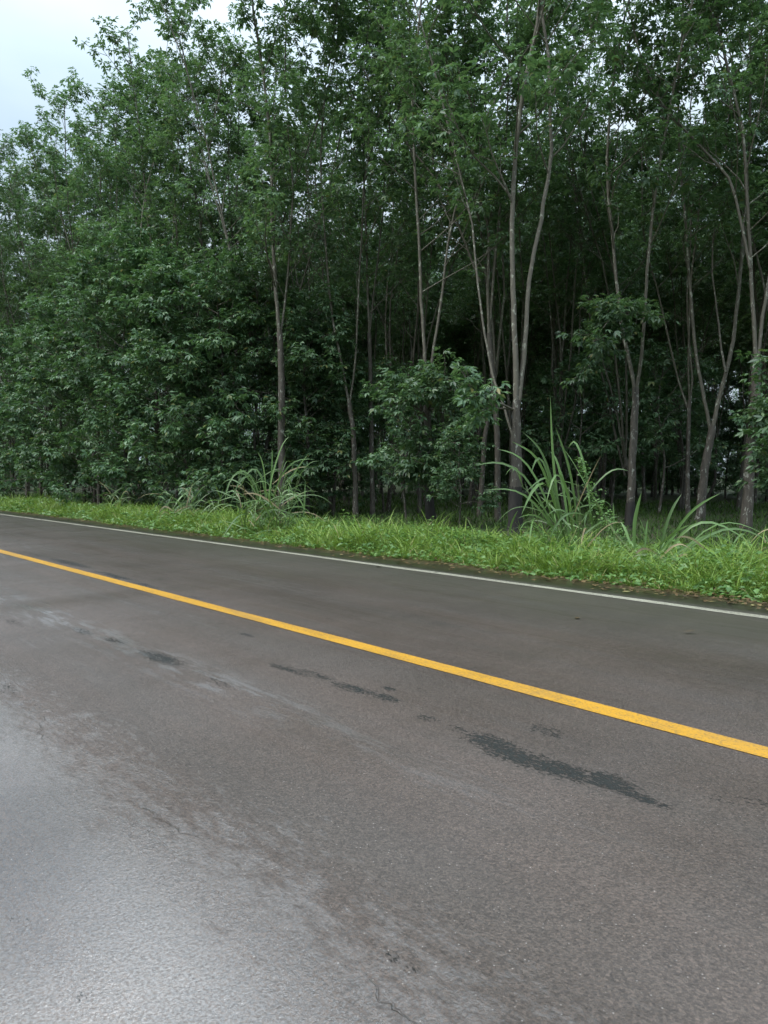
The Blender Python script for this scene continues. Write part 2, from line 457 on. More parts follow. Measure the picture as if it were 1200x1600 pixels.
def paint_mat(name, col, worn):
    m, nt, o = mat(name); b = NB(nt)
    t = b.node('ShaderNodeTexCoord'); v = t.outputs['Object']
    n1 = b.noise(v, 60, 5, 0.7); n2 = b.noise(b.mapping(v, (0.5, 2, 1)), 3, 4, 0.6)
    c = b.mix(b.smooth(n2, 0.4, 0.7, 0, 0.35), col, tuple(x * 0.72 for x in col))
    c = b.mix(b.math('MULTIPLY', b.smooth(b.math('MULTIPLY_ADD', n2, 0.25, n1), 0.62, 0.72), worn), c, (0.1, 0.09, 0.08))
    c = b.mix(b.smooth(b.noise(b.mapping(v, (0.3, 1, 1)), 1.7, 4, 0.7), 0.45, 0.7, 0, 0.35), c, (0.16, 0.13, 0.1))
    pr = b.node('ShaderNodeBsdfPrincipled'); b.link(c, pr.inputs['Base Color']); pr.inputs['Roughness'].default_value = 0.4
    b.link(b.bump(n1, 0.5, 0.006), pr.inputs['Normal'])
    b.link(pr.outputs[0], o.inputs['Surface'])
    return m


M['asphalt'] = asphalt_mat()
M['yellow'] = paint_mat('yellow_road_paint', (0.62, 0.32, 0.03), 0.45)
M['white'] = paint_mat('white_road_paint', (0.42, 0.40, 0.31), 0.85)

RZ = math.pi / 2 + A                          # local x = along the road, local y = -across


def strip(name, p0, p1, z, material, s0=-70, s1=420, step=0.5, ragged=0.0, ragged0=0.0, depth=0.0, parent=None, seed=0):
    s = np.arange(s0, s1 + step, step); n = len(s)
    a = p0 + ragged0 * (vnoise(s * 1.3, s * 0 + 3.1, seed) + 0.5 * vnoise(s * 4.1, s * 0 + 7.7, seed) - 0.75)
    c = p1 + ragged * (vnoise(s * 1.1, s * 0 + 1.1, seed + 1) + 0.6 * vnoise(s * 3.7, s * 0 + 5.7, seed + 1) - 0.8)
    rows = [np.stack([s, -a, s * 0 + z], 1), np.stack([s, -c, s * 0 + z], 1)]
    if depth:
        rows = [np.stack([s, -a + 0.02, s * 0 + z - depth], 1)] + rows + [np.stack([s, -c - 0.03, s * 0 + z - depth], 1)]
    V = np.concatenate(rows); Q = []
    for r in range(len(rows) - 1):
        i = np.arange(n - 1) + r * n
        Q.append(np.stack([i, i + n, i + n + 1, i + 1], 1))
    o = link(name, make_mesh(name, V, [np.concatenate(Q)], material), parent)
    if parent is None: o.rotation_euler = (0, 0, RZ)
    return o


road = strip('road', -1.0, 9.2, 0.0, M['asphalt'], ragged=0.28, ragged0=0.25, depth=0.09, step=0.3)
tag(road, 'wet grey brown asphalt road crossing in front of the trees', kind='structure')
cl = strip('yellow_centre_line', 4.085, 4.26, 0.004, M['yellow'], parent=road, step=0.4, ragged=0.012, ragged0=0.012)
el = strip('white_edge_line', 8.13, 8.28, 0.004, M['white'], parent=road, step=0.4, ragged=0.02, ragged0=0.02, seed=4)
el2 = strip('white_edge_line', -0.02, 0.15, 0.004, M['white'], parent=road, step=0.4, ragged=0.02, ragged0=0.02, seed=5)
soil_m, snt, so = mat('verge_soil'); b = NB(snt)
t_ = b.node('ShaderNodeTexCoord'); n_ = b.noise(t_.outputs['Object'], 14, 5, 0.7)
pr_ = b.node('ShaderNodeBsdfPrincipled'); b.link(b.ramp(n_, [(0.3, (0.045, 0.03, 0.018)), (0.6, (0.10, 0.07, 0.04)), (0.8, (0.19, 0.15, 0.09))]), pr_.inputs['Base Color'])
pr_.inputs['Roughness'].default_value = 0.5; b.link(b.bump(n_, 0.8, 0.03), pr_.inputs['Normal']); b.link(pr_.outputs[0], so.inputs['Surface'])
vg = strip('verge', 8.75, 13.2, -0.035, soil_m, step=0.5, ragged=0.8, seed=9); tag(vg, kind='structure')

# ------------------------------------------------------------------ trees
def grow(rng, start, d, length, r0, r1, n=5, up=0.0, jit=0.1):
    pts = [np.array(start, float)]; d = np.array(d, float) / np.linalg.norm(d)
    for i in range(n):
        d = d + np.array([0, 0, up / n]) + rng.normal(0, jit / math.sqrt(n), 3)
        d /= np.linalg.norm(d)
        pts.append(pts[-1] + d * length / n)
    return np.array(pts), np.linspace(r0, r1, n + 1)


def along(pts, t):
    x = t * (len(pts) - 1); i = min(int(x), len(pts) - 2); f = x - i
    return pts[i] * (1 - f) + pts[i + 1] * f, (pts[i + 1] - pts[i]) / (np.linalg.norm(pts[i + 1] - pts[i]) + 1e-9)


def branch_with_twigs(rng, start, d, L, r, tubes_, tips, tdirs, up=0.35, ntw=5, tw=(0.45, 1.1), jit=0.22):
    pts, rad = grow(rng, start, d, L, r, max(r * 0.3, 0.008), 5, up, jit)
    tubes_.append((pts, rad, 5))
    tips.append(pts[-1]); tdirs.append(pts[-1] - pts[-2])
    for j in range(ntw):
        t = rng.uniform(0.3, 0.98)
        p0, dd = along(pts, t)
        s = np.cross(dd, rng.normal(0, 1, 3)); s /= np.linalg.norm(s) + 1e-9
        td = dd * 0.6 + s * 0.8 + np.array([0, 0, 0.15])
        l = rng.uniform(*tw)
        tp, tr = grow(rng, p0, td, l, 0.012, 0.006, 3, 0.25, 0.2)
        tubes_.append((tp, tr, 3))
        tips.append(tp[-1]); tdirs.append(tp[-1] - tp[-2])
        if l > 0.6:
            tips.append((tp[-2] + tp[1]) / 2); tdirs.append(tp[-2] - tp[-3])


def crown_limb(rng, pts, rad, H, hc, tubes_, tips, tdirs, nsub=15, Lmax=2.8, ntw=4):
    """side branches along a limb above the height hc"""
    zs = pts[:, 2]
    for k in range(nsub):
        h = hc + (H - hc) * ((k + rng.uniform(0, 1)) / nsub) ** 1.0
        if h >= zs[-1]: h = zs[-1] - rng.uniform(0, 0.8)
        t = np.interp(h, zs, np.linspace(0, 1, len(zs)))
        p0, dd = along(pts, min(t, 0.999))
        a = rng.uniform(0, 2 * math.pi)
        f = (h - hc) / max(H - hc, 0.1)
        L = Lmax * (1.0 - 0.45 * f) * rng.uniform(0.55, 1.15)
        d = np.array([math.cos(a), math.sin(a), rng.uniform(0.15, 0.9)]) + dd * 0.35
        r = np.interp(t, np.linspace(0, 1, len(rad)), rad) * 0.5
        branch_with_twigs(rng, p0, d, L, max(min(r, 0.035), 0.014), tubes_, tips, tdirs, 0.5, ntw)
    tips.append(pts[-1]); tdirs.append(pts[-1] - pts[-2])


def finish_tree(name, trunk_lines, limb_sets, tips, tdirs, rng, leafm, size=0.17, nleaf=8, loc=(0, 0, 0)):
    root = empty(name, loc)
    link('trunk', tubes(trunk_lines, M['bark'], 'trunk'), root)
    for ls in limb_sets:
        link('limb', tubes(ls, M['bark_limb'], 'limb'), root)
    V, T = whorls(rng, tips, tdirs, nleaf, size)
    link('crown', make_mesh('crown', V, [T], leafm), root)
    return root


def trunk_line(rng, pts, r0, r1, flare=1.35, sides=9, n=9):
    """resample control points to a smooth tapering stem with a root flare"""
    pts = np.asarray(pts, float)
    x = np.linspace(0, 1, len(pts)); xx = np.linspace(0, 1, n)
    P = np.stack([np.interp(xx, x, pts[:, i]) for i in range(3)], 1)
    P[1:-1] = P[1:-1] * 0.5 + 0.25 * (P[:-2] + P[2:])
    P[1:-1, :2] += rng.normal(0, r0 * 0.10, (n - 2, 2))
    rad = np.linspace(r0, r1, n) * rng.uniform(0.94, 1.06, n)
    rad[0] *= flare; rad[1] *= 1 + (flare - 1) * 0.25
    return (P, rad, sides)


def tall_tree(seed, H=20.0, fork=5.0, nl=3, r0=0.15, hc=9.0, nsub=15, Lmax=2.8, spread=(0.10, 0.24), leafm=None, nleaf=8, size=0.17):
    rng = np.random.default_rng(seed)
    top = np.array([rng.normal(0, 0.25), rng.normal(0, 0.25), fork])
    mid = top * np.array([0.5, 0.5, 0.5]) + np.array([rng.normal(0, 0.12), rng.normal(0, 0.12), 0])
    tl = trunk_line(rng, [(0, 0, -0.15), tuple(mid), tuple(top)], r0, r0 * 0.78)
    limbs, tips, tdirs = [], [], []
    a0 = rng.uniform(0, 6.28)
    for i in range(nl):
        a = a0 + i * 2 * math.pi / nl + rng.normal(0, 0.35); s = rng.uniform(*spread)
        d = np.array([math.cos(a) * s, math.sin(a) * s, 1.0])
        start = top - np.array([0, 0, rng.uniform(0.05, 0.25) + (0.8 * rng.random() if i else 0)])
        L = (H - fork) * rng.uniform(0.86, 1.04)
        pts, rad = grow(rng, start, d, L, r0 * 0.46, 0.02, 12, 0.35, 0.22)
        ls = [(pts, rad, 7)]
        crown_limb(rng, pts, rad, H, hc + rng.uniform(-0.8, 0.8), ls, tips, tdirs, nsub, Lmax)
        # a few bare dead sticks below the crown
        for k in range(2):
            h = rng.uniform(fork * 0.9, hc); t = np.interp(h, pts[:, 2], np.linspace(0, 1, len(pts)))
            p0, dd = along(pts, min(t, .99)); a2 = rng.uniform(0, 6.28)
            tp, tr = grow(rng, p0, (math.cos(a2), math.sin(a2), 0.8), rng.uniform(0.6, 1.6), 0.014, 0.005, 4, 0.1, 0.3)
            ls.append((tp, tr, 3))
        limbs.append(ls)
    return finish_tree('rubber_tree', [tl], limbs, tips, tdirs, rng, leafm or M['leaf'], size, nleaf)


def bushy_tree(seed, H=8.5, h0=0.9, Lmax=2.5, nb=34, r0=0.09, leafm=None, nleaf=9, size=0.19, name='young_rubber_tree'):
    """low tree leafy to the ground: near-level arching branches in loose tiers"""
    rng = np.random.default_rng(seed)
    top = np.array([rng.normal(0, 0.25), rng.normal(0, 0.25), H])
    pts = [(0, 0, -0.1), (rng.normal(0, .15), rng.normal(0, .15), H * 0.35), (rng.normal(0, .25), rng.normal(0, .25), H * 0.7), tuple(top)]
    tl = trunk_line(rng, pts, r0, 0.02, 1.25, 7, 10)
    P = tl[0]
    ls, tips, tdirs = [], [], []
    for k in range(nb):
        h = h0 + (H - h0) * ((k + rng.uniform(0, 1)) / nb)
        t = np.interp(h, P[:, 2], np.linspace(0, 1, len(P)))
        p0, dd = along(P, min(t, 0.995))
        f = (h - h0) / (H - h0)
        L = Lmax * (0.30 + 0.70 * math.sin(math.pi * min(0.15 + 0.85 * (1 - f), 1) * 0.62)) * rng.uniform(0.6, 1.15)
        a = k * 2.4 + rng.normal(0, 0.4)
        d = np.array([math.cos(a), math.sin(a), rng.uniform(0.05, 0.55) + 0.5 * f])
        branch_with_twigs(rng, p0, d, L, 0.022, ls, tips, tdirs, rng.uniform(-0.35, 0.25), 6, (0.35, 0.95))
    half = len(ls) // 2
    return finish_tree(name, [tl], [ls], tips, tdirs, rng, leafm or M['leaf_young'], size, nleaf)


GROUP_IN = 'rubber trees of the plantation'
GROUP_EDGE = 'low leafy trees along the verge'


def place(root, loc, rz=0.0, sc_=1.0, label=None, group=None, cat='tree', tilt=(0, 0)):
    root.location = loc; root.rotation_euler = (tilt[0], tilt[1], rz); root.scale = (sc_, sc_, sc_)
    tag(root, label, cat, group)
    return root


used = set()


def inst(proto, *a, **k):
    if proto.name in used: return place(copy_tree(proto), *a, **k)
    used.add(proto.name)
    return place(proto, *a, **k)


# --- hero trees whose stems the photograph shows; stems are given by bearing and distance
def hero(seed, depth, trunk_px, r0, limbs_px, label, H=20, hc=10.0, r_limb=None, low=None, nsub=20, group=GROUP_IN, Lmax=3.3, size=0.20, black=None):
    """trunk_px: pixel polyline bottom to top; limbs_px: list of (pixel polyline, radius, depth shift at the end)"""
    rng = np.random.default_rng(seed)
    base = PX(trunk_px[0][0], trunk_px[0][1], depth); base.z = -0.08
    T = [np.array(base)] + [np.array(PX(x, y, depth)) for x, y in trunk_px[1:]]
    B0 = np.array((base.x, base.y, 0.0))
    tl = trunk_line(rng, [t - B0 for t in T], r0, r_limb or r0 * 0.8, 1.3, 10, 12)
    bark_top = black
    limbs, tips, tdirs = [], [], []
    for (poly, r, dsh) in limbs_px:
        n = len(poly)
        C = [np.array(PX(x, y, depth + dsh * i / max(n - 1, 1))) - B0 for i, (x, y) in enumerate(poly)]
        C = np.array(C)
        zz = np.linspace(0, 1, len(C)); fine = np.linspace(0, 1, 3 * len(C))
        Cf = np.stack([np.interp(fine, zz, C[:, i]) for i in range(3)], 1)
        Cf[1:-1] = 0.5 * Cf[1:-1] + 0.25 * (Cf[:-2] + Cf[2:])
        Cf[1:-1] += rng.normal(0, r * 0.12, (len(Cf) - 2, 3))
        d = Cf[-1] - Cf[-3]
        rem = H * rng.uniform(0.9, 1.05) - Cf[-1][2]
        r_end = max(r * (0.75 if rem > 3 else 0.35), 0.02)
        rad = np.linspace(r, r_end, len(Cf))
        if rem > 0.8:
            g_, gr_ = grow(rng, Cf[-1], d / np.linalg.norm(d) + np.array([0, 0, 0.4]), rem, r_end, 0.018, 10, 0.5, 0.22)
            Cf = np.concatenate([Cf, g_[1:]]); rad = np.concatenate([rad, gr_[1:]])
        ls = [(Cf, rad, 8)]
        crown_limb(rng, Cf, rad, min(H, Cf[-1][2]), hc + rng.uniform(-0.6, 0.6), ls, tips, tdirs, nsub, Lmax)
        limbs.append(ls)
    for (px, py, tx, ty, dsh) in (low or []):       # low leafy branches: from a stem point to a tip point
        p0 = np.array(PX(px, py, depth)) - B0; p1 = np.array(PX(tx, ty, depth + dsh)) - B0
        L = np.linalg.norm(p1 - p0)
        for q in range(2):
            branch_with_twigs(rng, p0, p1 - p0 + rng.normal(0, 0.12 * L, 3) * (q > 0), L * (1 - 0.2 * q), 0.03, limbs[0], tips, tdirs, -0.25, 7, (0.3, 0.8), 0.12)
    o = finish_tree('rubber_tree', [tl], limbs, tips, tdirs, rng, M['leaf'], size, 9, (B0[0], B0[1], 0))
    if black:                                    # the blackened tapping bark round the foot, with its own edge
        P_, R_, k_ = tl
        q = np.linspace(0, black, 7)
        C_ = np.stack([np.interp(q, P_[:, 2], P_[:, i]) for i in range(3)], 1)
        rr_ = np.interp(q, P_[:, 2], R_) + 0.012; rr_[-1] -= 0.013
        link('tapping_bark', tubes([(C_, rr_, 12)], M['black_bark'], 'tapping_bark'), o)
    tag(o, label, 'tree', group)
    return (B0[0], B0[1])


HEROES = []
HEROES.append(hero(11, 17.5, [(803, 850), (805, 790), (806, 700), (807, 625)], 0.185,
    [([(807, 640), (806, 560), (802, 480), (800, 400), (801, 300), (806, 230)], 0.070, 0.5),
     ([(808, 640), (818, 570), (822, 500), (826, 440), (842, 360), (856, 280), (862, 235)], 0.059, 1.0),
     ([(801, 680), (786, 630), (770, 590), (757, 520), (745, 430), (738, 350)], 0.032, 1.5)],
    'thick twin stemmed rubber tree with dark base behind the big cane clump', H=22, hc=7.8, black=1.25, r_limb=0.085, low=[(802, 640, 742, 600, -0.8)]))
HEROES.append(hero(12, 21.5, [(984, 812), (987, 730), (993, 650), (993, 605)], 0.115,
    [([(993, 612), (984, 565), (973, 520), (966, 470), (960, 400), (950, 300)], 0.059, 0.8),
     ([(994, 610), (1002, 560), (1006, 515), (1010, 440), (1020, 330)], 0.052, -0.5)],
    'smooth Y forked rubber tree with a leafy spray hanging at its fork', H=22, hc=7.4, black=0.75,
    low=[(972, 515, 915, 505, -2.2), (970, 500, 930, 462, -2.6), (972, 520, 905, 545, -1.8), (968, 490, 995, 455, -2.4)]))
HEROES.append(hero(13, 23.5, [(1092, 800), (1098, 750), (1107, 700), (1113, 665)], 0.14,
    [([(1110, 672), (1100, 620), (1088, 560), (1083, 510), (1078, 440), (1070, 330)], 0.056, 0.6),
     ([(1113, 668), (1124, 620), (1135, 580), (1146, 530), (1154, 460), (1160, 380)], 0.070, 0.4),
     ([(1134, 582), (1126, 540), (1121, 490), (1113, 430)], 0.035, 1.2)],
    'speckled rubber tree splitting into a wide V beside the right verge', H=22, hc=7.6))
HEROES.append(hero(14, 23.0, [(673, 818), (671, 760), (669, 700), (668, 620)], 0.14,
    [([(668, 628), (664, 560), (658, 470), (655, 380), (650, 300)], 0.056, 0.5),
     ([(668, 628), (676, 550), (690, 470), (700, 380)], 0.049, 1.0)],
    'dark straight rubber tree with low leafy branches around its stem', H=22, hc=7.4, black=1.6,
    low=[(669, 690, 640, 712, -1.6), (669, 700, 655, 735, -1.5), (668, 640, 700, 590, -1.8), (668, 620, 640, 590, -2.0), (668, 640, 722, 630, -1.4),
         (669, 690, 622, 745, -1.0), (668, 650, 605, 605, -1.4)]))
HEROES.append(hero(15, 26.0, [(441, 800), (440, 700), (440, 600), (437, 520)], 0.14,
    [([(437, 530), (432, 470), (428, 410), (425, 350), (424, 260)], 0.070, 0.4),
     ([(437, 530), (446, 470), (452, 400), (458, 300)], 0.042, 1.0)],
    'pale trunked rubber tree rising above the bushes behind the left cane clump', H=23, hc=7.6))
HEROES.append(hero(16, 26.5, [(556, 806), (554, 740), (553, 680), (546, 630)], 0.10,
    [([(546, 635), (536, 580), (527, 535), (520, 500), (512, 430), (505, 330)], 0.045, 0.6),
     ([(546, 635), (556, 560), (560, 460), (566, 350)], 0.038, 0.6)],
    'slim bent rubber tree leaning left, between left cane clump and dark straight tree', H=22, hc=7.4))
HEROES.append(hero(17, 28.0, [(582, 806), (581, 700), (579, 600), (577, 520)], 0.09,
    [([(577, 525), (574, 440), (572, 350), (568, 270)], 0.042, 0.5), ([(577, 525), (586, 440), (598, 340)], 0.035, 0.5)],
    'thin upright rubber tree just right of the slim bent one', H=22, hc=7.4))
HEROES.append(hero(18, 20.0, [(1165, 818), (1170, 740), (1178, 660), (1182, 560)], 0.15,
    [([(1182, 570), (1176, 480), (1172, 380), (1165, 260)], 0.056, 0.5), ([(1182, 570), (1195, 470), (1215, 360)], 0.052, 0.6),
     ([(1172, 420), (1145, 280), (1090, 225), (1035, 165)], 0.038, 1.0)],
    'dark rubber tree at the right end of the front row', H=21, hc=7.6, low=[(1180, 640, 1205, 650, -0.8)]))
HEROES.append(hero(19, 25.0, [(778, 800), (777, 680), (771, 600), (764, 520)], 0.10,
    [([(764, 525), (762, 440), (765, 350), (735, 280), (700, 210), (632, 95)], 0.056, 0.8), ([(764, 525), (772, 420), (782, 320)], 0.049, 0.4),
     ([(750, 440), (700, 310), (670, 265), (640, 230)], 0.042, 1.0)],
    'thin rubber tree with a long dark bough slanting left across the sky gaps', H=22, hc=7.6))

# --- generic tall trees in planted rows
TALL = [tall_tree(100 + i, H=21.0 + 0.5 * (i % 4), fork=(2.6, 4.2, 5.5, 3.2, 6.0, 2.4, 4.8, 3.8)[i], nl=(4, 4, 3, 5, 3, 4, 3, 4)[i], r0=(.11, .095, .10, .12, .09, .11, .095, .11)[i],
                  hc=(8.2, 8.8, 9.2, 8.0, 9.4, 8.0, 9.0, 8.6)[i], nsub=(13, 13, 16, 11, 16, 13, 16, 13)[i], spread=(0.07, 0.2), Lmax=3.5, nleaf=9, size=0.205) for i in range(8)]
DENSE = [tall_tree(140 + i, H=17.5 + 0.6 * i, fork=(2.6, 4.0, 5.0)[i], nl=4, r0=.105, hc=(7.6, 8.2, 8.8)[i], nsub=26, Lmax=3.2, spread=(0.08, 0.22), nleaf=9, size=0.21) for i in range(3)]  # crowns made denser than the rest, to keep skylight out of the interior
rng = np.random.default_rng(5)
rows = [15.8, 21.6, 27.4, 33.2, 39.0, 44.8, 50.6, 57.0, 64.0]
n_gen = 0
for ri, p in enumerate(rows):
    smin = 0.14 * p - 4.0  # unseen trees added past the right of the view, to shade the interior
    smax = {0: 78, 1: 96, 2: 78, 3: 68}.get(ri, 1.05 * p + 12)
    s = smin + rng.uniform(0, 2.0)
    while s < smax:
        q = SP(s + rng.normal(0, 0.35), p + rng.normal(0, 0.35))
        u = q.x / q.y
        s += 3.1 if ri < 2 else 3.0 if ri < 5 else 3.3
        if ri == 0 and (q.xy.length < 13): continue
        if any((q.x - hx) ** 2 + (q.y - hy) ** 2 < 2.2 ** 2 for hx, hy in HEROES): continue
        if ri < 2 and u > 0.06 and q.y < 26: continue          # the front on the right is told by the hero trees
        if ri == 0: lab = None
        elif ri == 1: lab = 'row1'
        elif ri < 4: lab = 'tall slender rubber tree in the middle rows of the plantation'
        else: lab = 'thin pale rubber tree deep inside the dark plantation'
        grp = GROUP_IN if ri == 0 else ('second row rubber trees' if ri == 1 else 'middle row rubber trees' if ri < 4 else 'rubber trees deep in the plantation')
        sc_ = rng.uniform(0.92, 1.08) * (0.93 if ri > 0 else 1.0) * (1 + 0.0 * min(max((s - 30) / 30, 0), 1))
        kk = int(rng.integers(0, 24))
        o = inst(TALL[kk % 8] if ri < 3 else DENSE[kk % 3], q, rng.uniform(0, 6.28), sc_, lab, grp, 'tree', (rng.normal(0, 0.02), rng.normal(0, 0.02)))
        if ri < 2: o['label'] = 'row%d:%d' % (ri, int(600 + F * u))
        n_gen += 1
ORD = ['first', 'second', 'third', 'fourth', 'fifth', 'sixth', 'seventh', 'eighth', 'ninth', 'tenth', 'eleventh', 'twelfth', 'thirteenth', 'fourteenth', 'fifteenth', 'sixteenth', 'seventeenth', 'eighteenth', 'nineteenth', 'twentieth']
for tag_, text, outside in (('row0:', 'tall rubber tree over the left bushes, %s crown from the left in the front row', 'front row rubber tree beyond the left end of the view'),
                            ('row1:', 'slender rubber tree of the second row, %s from the left', 'second row rubber tree beyond the view of the road')):
    k = 0
    for o in sorted([o for o in COL.objects if str(o.get('label', '')).startswith(tag_)], key=lambda o: int(o['label'][5:])):
        if -40 < int(o['label'][5:]) < 1240:
            o['label'] = text % (ORD[k] if k < 20 else 'twenty ' + ORD[k - 20]); k += 1
        else:
            o['label'] = outside; o['group'] = outside

# --- low leafy trees along the verge on the left and under the canopy
BUSH = [bushy_tree(300, 10.0, 0.5, 3.0, 54, size=0.23), bushy_tree(301, 9.0, 0.4, 3.1, 50, size=0.24), bushy_tree(302, 10.8, 0.6, 2.9, 58, size=0.22), bushy_tree(303, 7.8, 0.4, 2.8, 46, size=0.23)]
SAPL = [bushy_tree(310, 5.0, 1.3, 1.8, 10, 0.045, size=0.21), bushy_tree(311, 4.2, 0.7, 1.5, 12, 0.04, size=0.21), bushy_tree(312, 6.0, 1.8, 1.8, 15, 0.05, size=0.21)]


def at_px(px, p):                           # ground point on the line p across the road, seen at bearing px
    u = (px - 600) / F
    y = p / (u * math.cos(A) + math.sin(A))
    return Vector((u * y, y, 0))


edge = [
    (-150, 13.0, 0, 1.00, 'low leafy rubber tree at the far left end of the verge'),
    (-60, 13.2, 2, 1.00, 'low leafy rubber tree cut by the left picture edge'),
    (18, 13.0, 1, 1.00, 'broad low rubber tree leafy to the ground, leftmost whole one'),
    (62, 13.6, 3, 1.10, 'rounded low rubber tree, second whole one from the left'),
    (108, 13.2, 1, 1.02, 'pale topped low rubber tree, third whole one from the left'),
    (155, 13.4, 0, 1.05, 'tall domed leafy rubber tree, fourth whole one from the left'),
    (205, 13.0, 2, 0.98, 'tallest domed leafy rubber tree over the left verge, fifth from the left'),
    (250, 13.5, 0, 0.98, 'leafy rubber tree behind the small cane tuft, sixth from the left'),
    (300, 13.8, 1, 0.95, 'spreading leafy rubber tree left of the left cane clump'),
    (352, 14.2, 3, 1.0, 'dark spreading rubber tree directly behind the left cane clump'),
    (405, 15.2, 2, 0.82, 'shaded leafy rubber tree beside the pale trunk'),
    (480, 16.6, 3, 0.95, 'shaded leafy rubber tree right of the left cane clump'),
    (520, 17.6, 1, 0.75, 'small leafy rubber tree in front of the slim bent stem'),
]
for (px, p, k, s_, lab) in edge:
    inst(BUSH[k], at_px(px, p), rng.uniform(0, 6.28), s_, lab, GROUP_EDGE, 'tree')
sap = [
    (636, 15.8, 0, 0.85, 'fresh green sapling with layered leaves left of the dark straight trunk'),
    (718, 15.6, 1, 0.62, 'small leafy sapling between dark straight trunk and twin stemmed tree'),
    (600, 20.5, 2, 0.9, 'shaded sapling behind the thin upright rubber tree'),
    (900, 27, 0, 1.15, 'shaded sapling behind the big cane clump'),
    (955, 30, 1, 1.4, 'bushy shaded sapling left of the Y forked tree'),
    (1030, 28, 0, 1.2, 'shaded sapling between the Y forked and V forked trees'),
    (1062, 33, 2, 1.0, 'tall thin shaded sapling left of the V forked tree'),
    (1268, 17, 1, 0.9, 'leafy sapling at the right end of the verge'),
    (740, 30, 2, 1.0, 'shaded sapling seen left of the twin stemmed tree'),
    (860, 34, 2, 1.1, 'shaded sapling far behind the twin stemmed tree'),
    (470, 21, 2, 1.0, 'shaded sapling in the gap right of the pale trunk'),
    (545, 24, 0, 1.1, 'shaded sapling deep behind the slim bent tree'),
]
for (px, p, k, s_, lab) in sap:
    inst(SAPL[k], at_px(px, p), rng.uniform(0, 6.28), s_, lab, 'saplings under the canopy', 'sapling')
for k in range(26):
    inst(BUSH[k % 4], at_px(640 + 26 * k + rng.uniform(-15, 15), rng.uniform(44, 66)), rng.uniform(0, 6.28), rng.uniform(0.6, 0.95),
         'shadowy leafy young tree filling the dark depth between the trunks', 'young trees in the dark depth of the plantation', 'tree')

# --- the far side of the plantation: one mass of crowns and stems
rng = np.random.default_rng(77)
ls, tips, tdirs = [], [], []
for k in range(420):
    if k < 260: p = rng.uniform(69, 120); s = rng.uniform(-5, 1.6 * p + 20)
    else: p = rng.uniform(14.5, 75); s = rng.uniform(80, 190)
    q = np.array(SP(s, p)); H = rng.uniform(18, 22)
    ls.append((np.array([q, q + [rng.normal(0, .4), rng.normal(0, .4), H * 0.5], q + [rng.normal(0, .8), rng.normal(0, .8), H * 0.95]]), np.array([.16, .11, .03]), 5))
    n = 190
    hz = np.where(rng.random(n) < 0.55, rng.uniform(0.0, 0.36, n), rng.uniform(0.25, 1.0, n)) * H
    rr = 2.6 * np.sqrt(rng.random(n)); aa = rng.uniform(0, 6.28, n)
    tips.append(np.stack([q[0] + rr * np.cos(aa), q[1] + rr * np.sin(aa), hz], 1)); tdirs.append(np.tile([0, 0, 1.0], (n, 1)))
far_root = tubes(ls, M['bark_limb'], 'far_stems')
V, T = whorls(rng, np.concatenate(tips), np.concatenate(tdirs), 4, 0.42, 0.5)
fs = link('distant_stems', far_root); tag(fs, 'thin stems merging at the far side of the plantation', kind='stuff')
fc = link('distant_foliage', make_mesh('distant_foliage', V, [T], M['leaf'])); tag(fc, 'dark foliage closing the far side of the plantation', kind='stuff')

# ------------------------------------------------------------------ verge grass, weeds, forest floor
def to_xy(s, p):
    return np.stack([DV[0] * s + NV[0] * p, DV[1] * s + NV[1] * p], 1)


def edge_p(s):
    return 9.22 + 0.38 * (vnoise(s * 0.7, s * 0, 21) - 0.5) + 0.22 * (vnoise(s * 2.3, s * 0, 22) - 0.5)


def sample(rng, n, p0, p1, zmin, zmax):
    z = zmin * (zmax / zmin) ** rng.random(n)
    p = rng.uniform(p0, p1, n)
    s = (z - math.sin(A) * p) / math.cos(A)
    return s, p, z


def envelope(s, p):
    e = edge_p(s); t = p - e
    rise = np.clip(t / 1.0, 0, 1); rise = rise * rise * (3 - 2 * rise)
    fall = np.clip((13.2 - p) / 1.4, 0, 1)
    bumps = 0.40 + 0.85 * vnoise(s * 0.9, p * 0.9, 31) + 0.5 * vnoise(s * 2.7, p * 2.7, 32)
    return t, (0.08 + 0.25 * rise) * (0.45 + 0.55 * fall) * bumps


def blades(rng, s, p, h, wd, lean, z0=-0.04, az=None):
    n = len(s); xy = to_xy(s, p)
    root = np.concatenate([xy, np.full((n, 1), z0)], 1)
    if az is None: az = rng.uniform(0, 6.28, n)
    d = np.stack([np.cos(az), np.sin(az), az * 0], 1)
    az2 = az + math.pi / 2 + rng.normal(0, 0.6, n); sd_ = np.stack([np.cos(az2), np.sin(az2), az * 0], 1)
    vs_ = []
    for t, wf in ((0, 0.8), (0.45, 1.0), (0.8, 0.6)):
        c = root + d * (lean * h * t * t)[:, None] + np.array([0, 0, 1.0]) * (h * (t - 0.32 * lean * t * t))[:, None]
        vs_ += [c - sd_ * (wd * wf * 0.5)[:, None], c + sd_ * (wd * wf * 0.5)[:, None]]
    vs_.append(root + d * (lean * h)[:, None] + np.array([0, 0, 1.0]) * (h * (1 - 0.32 * lean))[:, None])
    V = np.stack(vs_, 1).reshape(-1, 3); i = np.arange(n)[:, None] * 7
    Q = np.concatenate([i + np.array([[0, 1, 3, 2]]), i + np.array([[2, 3, 5, 4]])])
    return V, [Q, i + np.array([[4, 5, 6]])]


